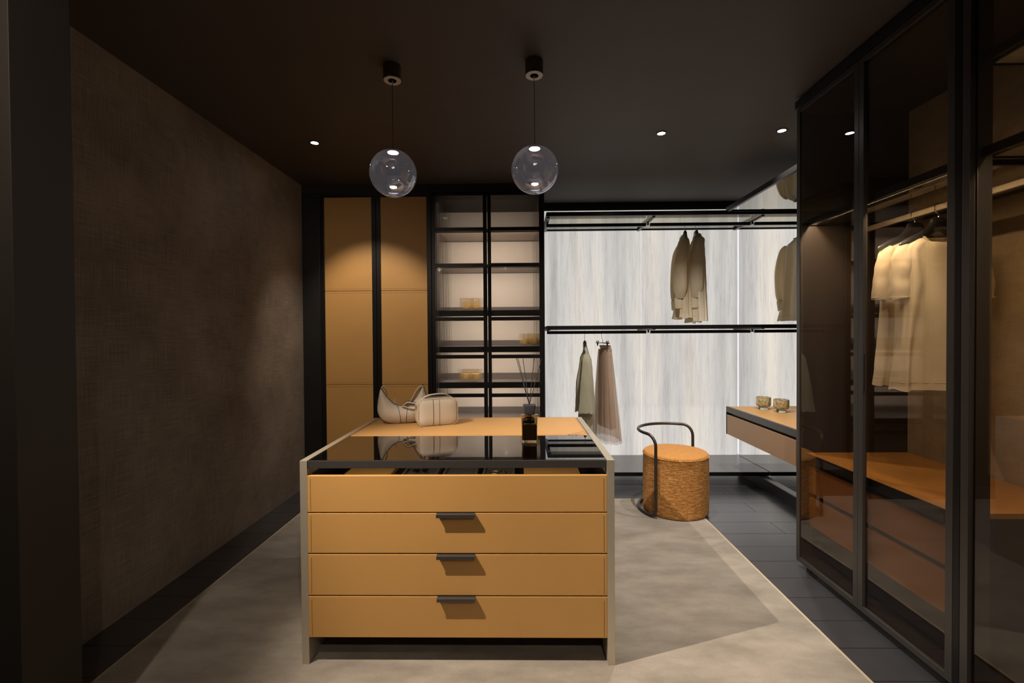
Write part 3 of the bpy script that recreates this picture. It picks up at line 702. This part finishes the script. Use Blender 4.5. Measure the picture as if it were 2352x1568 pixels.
# closed loop tube: floor arc, two uprights, back arc
A0 = math.radians(222); A1 = math.radians(42); rr_ = .283; zt = .640; zb_ = ZR+.014; f = .055
loop = []
def arc_pts(a0, a1, z, n, r=rr_): return [Vector((SX+r*math.cos(a0+(a1-a0)*k/n), SY+r*math.sin(a0+(a1-a0)*k/n), z)) for k in range(n+1)]
da = f/rr_
up1 = [Vector((SX+rr_*math.cos(A0), SY+rr_*math.sin(A0), z)) for z in (zb_+f, .2, .4, zt-f*1.6)]
c1 = [Vector((SX+rr_*math.cos(A0-da*(1-math.cos(t))*1.5), SY+rr_*math.sin(A0-da*(1-math.cos(t))*1.5), zt-f*1.6+f*1.6*math.sin(t))) for t in [PI/2*k/6 for k in range(1, 6)]]
top = arc_pts(A0-da*1.5, A1+da*1.5, zt, 26)
c2 = [Vector((SX+rr_*math.cos(A1+da*(1-math.cos(t))*1.5), SY+rr_*math.sin(A1+da*(1-math.cos(t))*1.5), zt-f*1.6+f*1.6*math.sin(t))) for t in [PI/2*k/6 for k in range(5, 0, -1)]]
up2 = [Vector((SX+rr_*math.cos(A1), SY+rr_*math.sin(A1), z)) for z in (zt-f*1.6, .4, .2, zb_+f)]
c3 = [Vector((SX+rr_*math.cos(A1+da*(1-math.cos(t))), SY+rr_*math.sin(A1+da*(1-math.cos(t))), zb_+f-f*math.sin(t))) for t in [PI/2*k/5 for k in range(1, 5)]]
bot = arc_pts(A1+da, A0-da, zb_, 26)
c4 = [Vector((SX+rr_*math.cos(A0-da*(1-math.cos(t))), SY+rr_*math.sin(A0-da*(1-math.cos(t))), zb_+f-f*math.sin(t))) for t in [PI/2*k/5 for k in range(4, 0, -1)]]
b = nb(); tube(b, up1+c1+top+c2+up2+c3+bot+c4, .0118, 12, True); obj('backrest', b, M['stool_metal'], sl, True)
b = nb(); tube(b, smooth_path([(SX+.235, SY+.10, .375), (SX+.262, SY+.112, .36), (SX+.272, SY+.115, .335), (SX+.262, SY+.112, .318)], 4), .006, 8)
obj('pull_tab', b, M['stool_metal'], sl, True)

# ================================================================== GLASS WARDROBE (right)
FX = 1.67; BXX = 2.31
wr = thing('glass_wardrobe', 'tall dark walk-in wardrobe with smoked glass doors and amber drawers on the right', 'wardrobe', (1.98, 1.9, 0))
bm = nb()
box(bm, FX+.022, BXX+.03, 2.735, 2.758, .035, 2.737, .001)         # far end panel
box(bm, FX+.022, BXX+.03, .2, 2.735, 2.700, 2.735)                 # top
box(bm, FX+.022, BXX+.03, .2, 2.735, .045, .075)                   # bottom board
obj('carcass', bm, M['carcass'], wr)
obj('cornice', B(FX-.004, BXX+.03, .2, 2.772, 2.739, 2.785, .001), M['black'], wr)
for yy in (2.69, 1.76, .8): obj('foot', B(FX+.03, FX+.07, yy-.02, yy+.02, 0, .045, .001), M['black'], wr)
for y0, y1 in ((1.76, 2.734), (.2, 1.757)):
    obj('back_panel', B(BXX, BXX+.02, y0, y1, .075, 2.70), M['linen'], wr)
bm = nb(); box(bm, 1.70, 1.755, 1.715, 1.768, .075, 2.70, .001); obj('post', bm, M['frame_bronze'], wr)
def gdoor(y0, y1, label=None, handle=False, tilt=0):
    s = .030; z0, z1 = .036, 2.735
    bm = nb()
    box(bm, FX, FX+.020, y0, y0+s, z0, z1, .0012); box(bm, FX, FX+.020, y1-s, y1, z0, z1, .0012)
    box(bm, FX, FX+.020, y0+s, y1-s, z0, z0+.027, .0012); box(bm, FX, FX+.020, y0+s, y1-s, z1-.028, z1, .0012)
    d = obj('door', bm, M['frame_bronze'], wr)
    g = nb(); box(g, FX+.011, FX+.013, y0+s-.0005, y1-s+.0005, z0+.025, z1-.026)
    ym = (y0+y1)/2; bmesh.ops.rotate(g, verts=g.verts, cent=(FX+.012, ym, 0), matrix=Matrix.Rotation(math.radians(tilt), 3, 'Z'))
    obj('glass_pane', g, M['doorglass'], d)
    if handle:
        obj('handle', B(FX-.004, FX+.002, y1-s-.012, y1-s-.004, 1.12, 1.30, .001), M['black'], d)
gdoor(2.264, 2.760, tilt=1.5); gdoor(1.772, 2.262, handle=True, tilt=-.6); gdoor(.95, 1.742, tilt=-.35)
obj('upright', B(FX, FX+.03, 1.744, 1.770, .036, 2.735, .001), M['frame'], wr)
# shelves (glossy underside), rails
for y0, y1, z, nm in ((1.78, 2.733, 2.045, 's'), (.25, 1.742, 2.052, 's'), (.25, 1.742, 2.395, 't')):
    s_ = obj('shelf', B(FX+.095, BXX-.002, y0, y1, z, z+.006), M['shelfglass'], wr)
    bm = nb(); box(bm, FX+.046, FX+.062, y0, y1, z-.004, z+.030, .001); box(bm, BXX-.03, BXX-.002, y0, y1, z-.004, z+.030, .001); box(bm, FX+.062, BXX-.03, y1-.012, y1, z-.004, z+.030); box(bm, FX+.062, BXX-.03, y0, y0+.012, z-.004, z+.030)
    obj('shelf_frame', bm, M['black'], s_)
for y0, y1 in ((1.80, 2.735), (.25, 1.74)):
    r_ = obj('hanging_rail', B(1.992, 2.012, y0, y1, 1.979, 2.008, .003), plain('beige_metal_rail', (.26, .22, .175), .35, .4), wr)
# chest of drawers inside
ch = thing('drawer_chest', 'amber leather topped chest of drawers inside the glass wardrobe', 'chest of drawers', (2.0, 2.2, .075))
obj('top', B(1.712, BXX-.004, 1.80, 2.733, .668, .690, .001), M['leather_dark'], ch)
bm = nb(); box(bm, 1.708, 1.7115, 1.80, 2.733, .640, .690); box(bm, 1.75, BXX-.004, 1.80, 2.733, .10, .667)
obj('body', bm, M['black'], ch)
for z0, z1 in ((.458, .614), (.262, .430)):
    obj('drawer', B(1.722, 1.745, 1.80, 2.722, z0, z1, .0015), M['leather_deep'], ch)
# ================================================================== HANGERS AND CLOTHES
def hook(b, P, z, dz=.055, r=.0022):
    pts = [(0, z, 0), (.0, z+.018, 0), (-.014, z+.034, 0), (-.020, z+.052, 0), (-.012, z+.072, 0), (.004, z+.079, 0), (.016, z+.070, 0), (.017, z+.058, 0)]
    s_ = dz/.079
    tube(b, [P(q.x, z+(q.y-z)*s_, q.z) for q in smooth_path(pts, 5)], r, 8)
def hanger(label, loc, ang, span=.2, drop=.13, zt=0, hookh=.079, thick=.035, group=None, along=0):
    """loc: world point of the hanger's top centre (base of hook)"""
    t = thing('clothes_hanger', label, 'hanger', loc, group); P = plane_at(*loc, ang)
    o_ = curve2([(-.030, .0), (.030, .0), (.042, -.022), (.075, -.060), (span*.7, -drop*.72), (span, -drop), (span*.98, -drop-.022), (span*.6, -drop*.85-.02), (.06, -.10), (0, -.062), (-.06, -.10), (-span*.6, -drop*.85-.02), (-span*.98, -drop-.022), (-span, -drop), (-span*.7, -drop*.72), (-.075, -.060), (-.042, -.022)], 3)
    b = nb(); puff(b, o_, P, thick, .02, .012, edge=.010); obj('shoulders', b, M['hanger'], t, 50)
    b = nb(); hook(b, P, 0, hookh); obj('hook', b, M['chrome'], t, True); return t
def fold_f(a=.010, seed=0, w=26, zfade=None):
    def f(u, v):
        k = 1 if zfade is None else max(0, min(1, (zfade-v)/.45))
        return a*k*(math.sin(u*w+seed+2.0*noise.noise(Vector((u*2, v*1.3, seed))))+.8*noise.noise(Vector((u*9+seed, v*4, 3))))+.003*noise.noise(Vector((u*30, v*26, seed)))
    return f
def drape(b, P, prof, seed=0, nf=9, amp=.2, seg=96, dip=None, sq=.75, hem=0):
    """open-bottomed hanging cloth: prof = (v, half width, half depth, fold strength, u shift); dip(u/w, front, i) lowers the neck"""
    rings = []; n = len(prof); rows = []
    for i in range(n-1):
        m = max(1, int(abs(prof[i+1][0]-prof[i][0])/.03))
        for k in range(m):
            t = k/m; rows.append([prof[i][j]+(prof[i+1][j]-prof[i][j])*t for j in range(5)])
    rows.append(list(prof[-1]))
    for i, (v, wd, dp, fs, us) in enumerate(rows):
        ring = []
        for k in range(seg):
            a_ = 2*PI*k/seg; c, s_ = math.cos(a_), math.sin(a_)
            cu = math.copysign(abs(c)**sq, c); cn = math.copysign(abs(s_)**sq, s_)
            ph = a_*nf+seed+1.5*noise.noise(Vector((c*1.5, s_*1.5, v*2.2+seed)))
            f_ = fs*amp*(math.sin(ph)+.5*math.sin(ph*1.9+seed)+.9*noise.noise(Vector((c*3, s_*3, v*3+seed*2))))
            u = us+wd*cu*(1+f_*.10)+.006*noise.noise(Vector((v*7, k*.1, seed))); nn = cn*dp*(1+f_)+f_*dp*.35
            nn += .0035*noise.noise(Vector((c*7, v*16, seed)))
            vv = v-(dip(c, s_ > 0, i) if dip else 0)
            if i == len(rows)-1 and hem: vv -= hem*(noise.noise(Vector((c*2.5, s_*2.5, seed+9)))+.4*math.sin(ph))
            ring.append(b.verts.new(P(u, vv, nn)))
        rings.append(ring)
    for p_, q_ in zip(rings, rings[1:]):
        for k in range(seg): b.faces.new((p_[k], p_[(k+1) % seg], q_[(k+1) % seg], q_[k]))
    return rings
def hem_line(P, rings, i, r=.0016):
    """seam bead along ring i (world points)"""
    b = nb(); tube(b, [v.co.copy() for v in rings[i]][::2], r, 5, True); return b
# T-shirts (spanning the wardrobe's depth)
def tee(label, loc, seed, group):
    t = thing('t_shirt', label, 't-shirt', loc, group); P = plane_at(*loc, math.radians(3))
    def dip(c, front, i): return (.050 if front else .010)*(1-c*c)*max(0, 1-i*.55)
    prof = [(0, .094, .026, 0, 0), (-.012, .118, .032, 0, 0), (-.040, .165, .040, .1, 0), (-.070, .192, .042, .3, 0), (-.12, .194, .044, .5, 0), (-.24, .186, .046, .8, 0), (-.45, .198, .050, 1, 0), (-.66, .222, .056, 1, 0), (-.735, .228, .058, 1, 0)]
    b = nb(); rg_ = drape(b, P, prof, seed, 5, .22, 96, dip, .62, .006)
    hl = hem_line(P, rg_, len(rg_)-2, .0012); ck_ = nb(); tube(ck_, [v.co.copy() for v in rg_[0]], .0095, 8, True, flat=.45)
    obj('body', b, M['tee'], t, True); obj('hem', hl, M['tee'], t, True); obj('collar', ck_, M['tee'], t, True)
    for s_ in (-1, 1):
        pts = [(s_*.150, -.050, 0), (s_*.178, -.085, .004), (s_*.197, -.15, .008), (s_*.209, -.23, .012), (s_*.213, -.305, .014)]
        pp = smooth_path(pts, 5); n_ = len(pp)-1
        b = nb(); tube(b, [P(q.x+.003*noise.noise(Vector((k*.3, seed, s_))), q.y, q.z+.004*noise.noise(Vector((k*.4, seed, 2)))) for k, q in enumerate(pp)], .03, 28, rs=[.024+.009*min(1, k/n_*2.5) for k in range(n_+1)], flat=1.35, caps=False)
        for v in b.verts: v.co += Vector((0, -.010*noise.noise(v.co*14+Vector((seed, 0, 0))), 0))
        obj('sleeve', b, M['tee'], t, True)
        e = P(*pp[-2]); b = nb(); tube(b, [e+Vector((.0335*1.35*math.cos(a_)*1.0, .0335*math.sin(a_), .0)) for a_ in [2*PI*k/24 for k in range(24)]], .0014, 5, True); obj('hem', b, M['tee'], t, True)
    return t
tee('cream short-sleeved t-shirt on the front black hanger in the wardrobe', (2.016, 2.215, 1.862), 1.0, 't-shirts in the glass wardrobe')
tee('cream short-sleeved t-shirt hanging behind the front one in the wardrobe', (2.040, 2.345, 1.872), 4.0, 't-shirts in the glass wardrobe')
hanger('front black broad-shouldered hanger holding a cream t-shirt', (2.010, 2.212, 1.948), math.radians(3), .185, .118, hookh=.072, thick=.030)
hanger('rear black broad-shouldered hanger holding a cream t-shirt', (2.010, 2.342, 1.956), math.radians(3), .185, .118, hookh=.064, thick=.030)

# blouses on the upper rail by the stone (nearly edge-on)
def blouse(label, loc, ang, seed, mat, group, length=.80, cuff=True, wide=1.0):
    t = thing('blouse', label, 'blouse', loc, group); P = plane_at(*loc, ang)
    def dip(c, front, i): return .022*(1-c*c)*max(0, 1-i*.5)
    prof = [(0, .070, .022, 0, 0), (-.015, .095, .030, 0, 0), (-.045, .155, .040, .2, 0), (-.075, .190, .042, .4, 0), (-.15, .200, .045, .8, 0), (-.40, .205*wide**.5, .050, 1, 0), (-length+.05, .225*wide, .058, 1.1, .0), (-length, .232*wide, .062, 1.2, .0)]
    b = nb(); rg_ = drape(b, P, prof, seed, 8, .30, 110, dip, .7, .012); hl = hem_line(P, rg_, len(rg_)-2, .0016)
    obj('body', b, mat, t, True); obj('hem', hl, mat, t, True)
    for s_ in (-1, 1):
        pts = [(s_*.165, -.055, .010), (s_*.205, -.14, .030), (s_*.222, -.32, .046), (s_*.220, -.50, .052), (s_*.195, -.61, .050)]
        b = nb(); pp = [P(q.x, q.y, q.z) for q in smooth_path(pts, 7)]; n_ = len(pp)-1
        tube(b, pp, .05, 24, rs=[.030+.036*math.sin(min(1, k/n_*1.05)*PI*.86)**.8 for k in range(n_+1)], flat=.55)
        for v in b.verts: v.co += Vector((.012*noise.noise(Vector((v.co.x*30, v.co.y*30, v.co.z*4+seed))), 0, .004*noise.noise(v.co*22)))
        obj('sleeve', b, mat, t, True)
        if cuff:
            b = nb(); tube(b, [P(s_*.197, -.600, .050), P(s_*.190, -.61, .050), P(s_*.178, -.70, .048)], .034, 18, rs=[.042, .050, .047], flat=.6, caps=False); obj('cuff', b, mat, t, True)
    b = nb(); ring = [(.074*math.cos(k*2*PI/28), .026*math.sin(k*2*PI/28)) for k in range(28)]
    tube(b, [P(u, .004-(.022 if w_ > 0 else .008)*(1-(u/.074)**2), w_) for u, w_ in ring], .013, 8, True, flat=.5); obj('collar', b, mat, t, True)
    return t
AB = math.radians(-104)
G1 = 'blouses on the upper stone-wall rail'
blouse('olive beige silk blouse with cuffs, left of the pair on the upper rail', (1.60, 4.44, 2.345), AB, 2.0, M['shirt'], G1, .79)
blouse('beige silk blouse with tie collar, right of the pair on the upper rail', (1.728, 4.43, 2.350), math.radians(-100), 6.0, M['shirt_light'], G1, .83, wide=1.15)
blouse('cream shirt hanging alone on the upper rail beside the glass wardrobe', (2.735, 4.45, 2.330), math.radians(-78), 9.0, M['shirt_light'], G1, .80, wide=1.05)
hanger('black hanger of the left blouse on the upper rail', (1.612, 4.43, 2.398), AB, .17, .11, hookh=.081, thick=.028)
hanger('black hanger of the right blouse on the upper rail', (1.718, 4.43, 2.400), math.radians(-96), .17, .11, hookh=.079, thick=.028)
hanger('black hanger of the lone cream shirt on the upper rail', (2.735, 4.43, 2.398), math.radians(-80), .17, .11, hookh=.081, thick=.028)
# sage top on the lower rail
hanger('black hanger of the sage top on the lower rail', (.642, 4.43, 1.345), math.radians(-100), .15, .10, hookh=.100, thick=.028)
sg = thing('draped_top', 'sage green satin draped top on the lower rail beside the tulle skirt', 'top', (.645, 4.43, .45)); P0_ = plane_at(.650, 4.43, 1.31, math.radians(-97)); P = lambda u, v, n: P0_(u, v, n*1.0)
b = nb(); drape(b, P, [(0, .085, .018, 0, 0), (-.05, .14, .030, .2, 0), (-.10, .165, .036, .5, 0), (-.30, .175, .044, 1, 0), (-.60, .185, .050, 1.1, .0), (-.84, .165, .052, 1.2, .01)], 3.3, 9, .34, 110, lambda c, fr, i: .06*(1-c*c)*max(0, 1-i*.3), .7, .03); obj('body', b, M['sage'], sg, True)
b = nb(); drape(b, P, [(-.09, .05, .030, .2, .13), (-.14, .075, .046, .4, .14), (-.35, .090, .060, .9, .16), (-.63, .125, .072, 1.1, .15)], 5.1, 6, .30, 80, None, .8, .02); obj('drape', b, M['sage'], sg, True)
b = nb(); drape(b, P, [(-.09, .05, .030, .2, -.12), (-.14, .070, .044, .4, -.14), (-.32, .090, .056, .9, -.19), (-.50, .075, .060, 1.1, -.22)], 8.4, 6, .30, 80, None, .8, .05); obj('drape', b, M['sage'], sg, True)
# tulle skirt with clip hanger
ck = thing('clip_hanger', 'dark metal clip hanger holding the tulle skirt on the lower rail', 'hanger', (.81, 4.43, 1.30)); P = plane_at(.812, 4.43, 1.322, math.radians(-78))
b = nb(); tube(b, [P(-.17, 0, 0), P(.17, 0, 0)], .0045, 8); obj('bar', b, M['hanger'], ck, True)
for s in (-1, 1):
    b = nb()
    for q in (-.012, .012):
        tube(b, [P(s*.12+q*.2, -.030, 0), P(s*.12+q, .0, q*.9), P(s*.12+q*1.6, .020, q*1.4)], .005, 6)
    obj('clip', b, M['hanger'], ck, 40)
b = nb(); hook(b, P, .003, .118); obj('hook', b, M['chrome'], ck, True)
sk = thing('tulle_skirt', 'blush tulle skirt hanging from the lower rail beside the sage top', 'skirt', (.82, 4.43, .4))
def skirt(name, r0, r1, sq, ztop, zbot, mat, seed, amp):
    b = nb(); seg = 120; rings = []; n = 22; ang = math.radians(-78)
    for i in range(n+1):
        t_ = i/n; rad = r0+(r1-r0)*(t_**.85); zz = ztop+(zbot-ztop)*t_
        ring = []
        for k in range(seg):
            a_ = 2*PI*k/seg; pl_ = 1+amp*t_*(math.sin(a_*17+seed)+.6*math.sin(a_*29+seed*2))+.10*t_*noise.noise(Vector((math.cos(a_)*2, math.sin(a_)*2, seed)))
            uu = rad*pl_*math.cos(a_); nn = rad*pl_*sq*math.sin(a_)
            z_ = zz+(.012*noise.noise(Vector((a_*3, seed, 1))) if i == n else 0)
            ring.append(b.verts.new(Vector((.835+.015*t_, 4.43, 0))+Vector((math.cos(ang), math.sin(ang), 0))*uu+Vector((math.sin(ang), -math.cos(ang), 0))*nn+Vector((0, 0, z_))))
        rings.append(ring)
    for p_, q_ in zip(rings, rings[1:]):
        for k in range(seg): b.faces.new((p_[k], p_[(k+1) % seg], q_[(k+1) % seg], q_[k]))
    return obj(name, b, mat, sk, True)
skirt('tulle_layer', .113, .245, .44, 1.262, .385, M['tulle'], 1.0, .045)
skirt('tulle_layer', .112, .215, .42, 1.262, .400, M['tulle'], 4.0, .050)
skirt('lining', .108, .175, .34, 1.262, .52, M['lining'], 2.5, .03)
skirt('waistband', .112, .114, .30, 1.300, 1.250, M['lining'], 0, 0)

# ================================================================== PENDANTS AND DOWNLIGHTS
def pendant(loc, label):
    x, y_ = loc; t = thing('pendant_lamp', label, 'pendant lamp', (x, y_, ZC), 'globe pendant lamps over the island')
    b = nb(); lathe(b, [(.0445, 2.7265), (.046, 2.729), (.046, ZC-.001)], x, y_, 40); obj('canopy', b, M['nickel'], t, 40)
    b = nb(); lathe(b, [(0, 2.7245), (.0435, 2.7245), (.0445, 2.7262), (0, 2.7262)], x, y_, 40); lathe(b, [(0, 2.716), (.003, 2.716), (.003, 2.7245), (0, 2.7245)], x, y_, 12); obj('canopy_cap', b, M['nickel_face'], t, 40)
    b = nb(); tube(b, [(x, y_, 2.372), (x, y_, 2.713)], .0016, 6); obj('cord', b, M['bagedge'], t, True)
    zc = 2.246; r = .120
    b = nb(); prof = []
    for k in range(41):
        a_ = PI*k/40
        if k < 3: continue
        prof.append((r*math.sin(a_), zc+r*math.cos(a_)))
    prof[-1] = (0, zc-r)
    lathe(b, prof, x, y_, 64, caps=False)
    obj('globe', b, M['globe'], t, True)
    b = nb(); lathe(b, [(0, zc+r+.006), (.008, zc+r+.006), (.010, zc+r+.001), (.030, zc+r-.003), (.030, zc+r-.012), (0, zc+r-.012)], x, y_, 32); obj('lamp_holder', b, M['nickel'], t, 40)
    b = nb(); lathe(b, [(0, zc+r-.0128), (.027, zc+r-.0128)], x, y_, 32, caps=False); obj('light_source', b, M['lamp'], t)
    return t
pendant((-.647, 2.369), 'left smoked glass globe pendant, hung above the handbags')
pendant((.088, 2.343), 'right smoked glass globe pendant, hung above the reed diffuser')
labs = ['small round ceiling downlight in front of the amber doors', 'small round ceiling downlight above the stool', 'small round ceiling downlight right beside the glass wardrobe top']
for (x, y_), lb_ in zip(DL[:3], labs):
    t = thing('downlight', lb_, 'downlight', (x, y_, ZC), 'ceiling downlights')
    b = nb(); lathe(b, [(.026, ZC-.004), (.036, ZC-.003), (.037, ZC), (.026, ZC)], x, y_, 32, caps=False)
    obj('trim_ring', b, M['black'], t, 40)
    b = nb(); lathe(b, [(0, ZC-.002), (.026, ZC-.002), (.026, ZC-.0005), (0, ZC-.0005)], x, y_, 24); obj('light_source', b, M['lamp'], t)

for o in D.objects:
    if 'o_' in o: del o['o_']
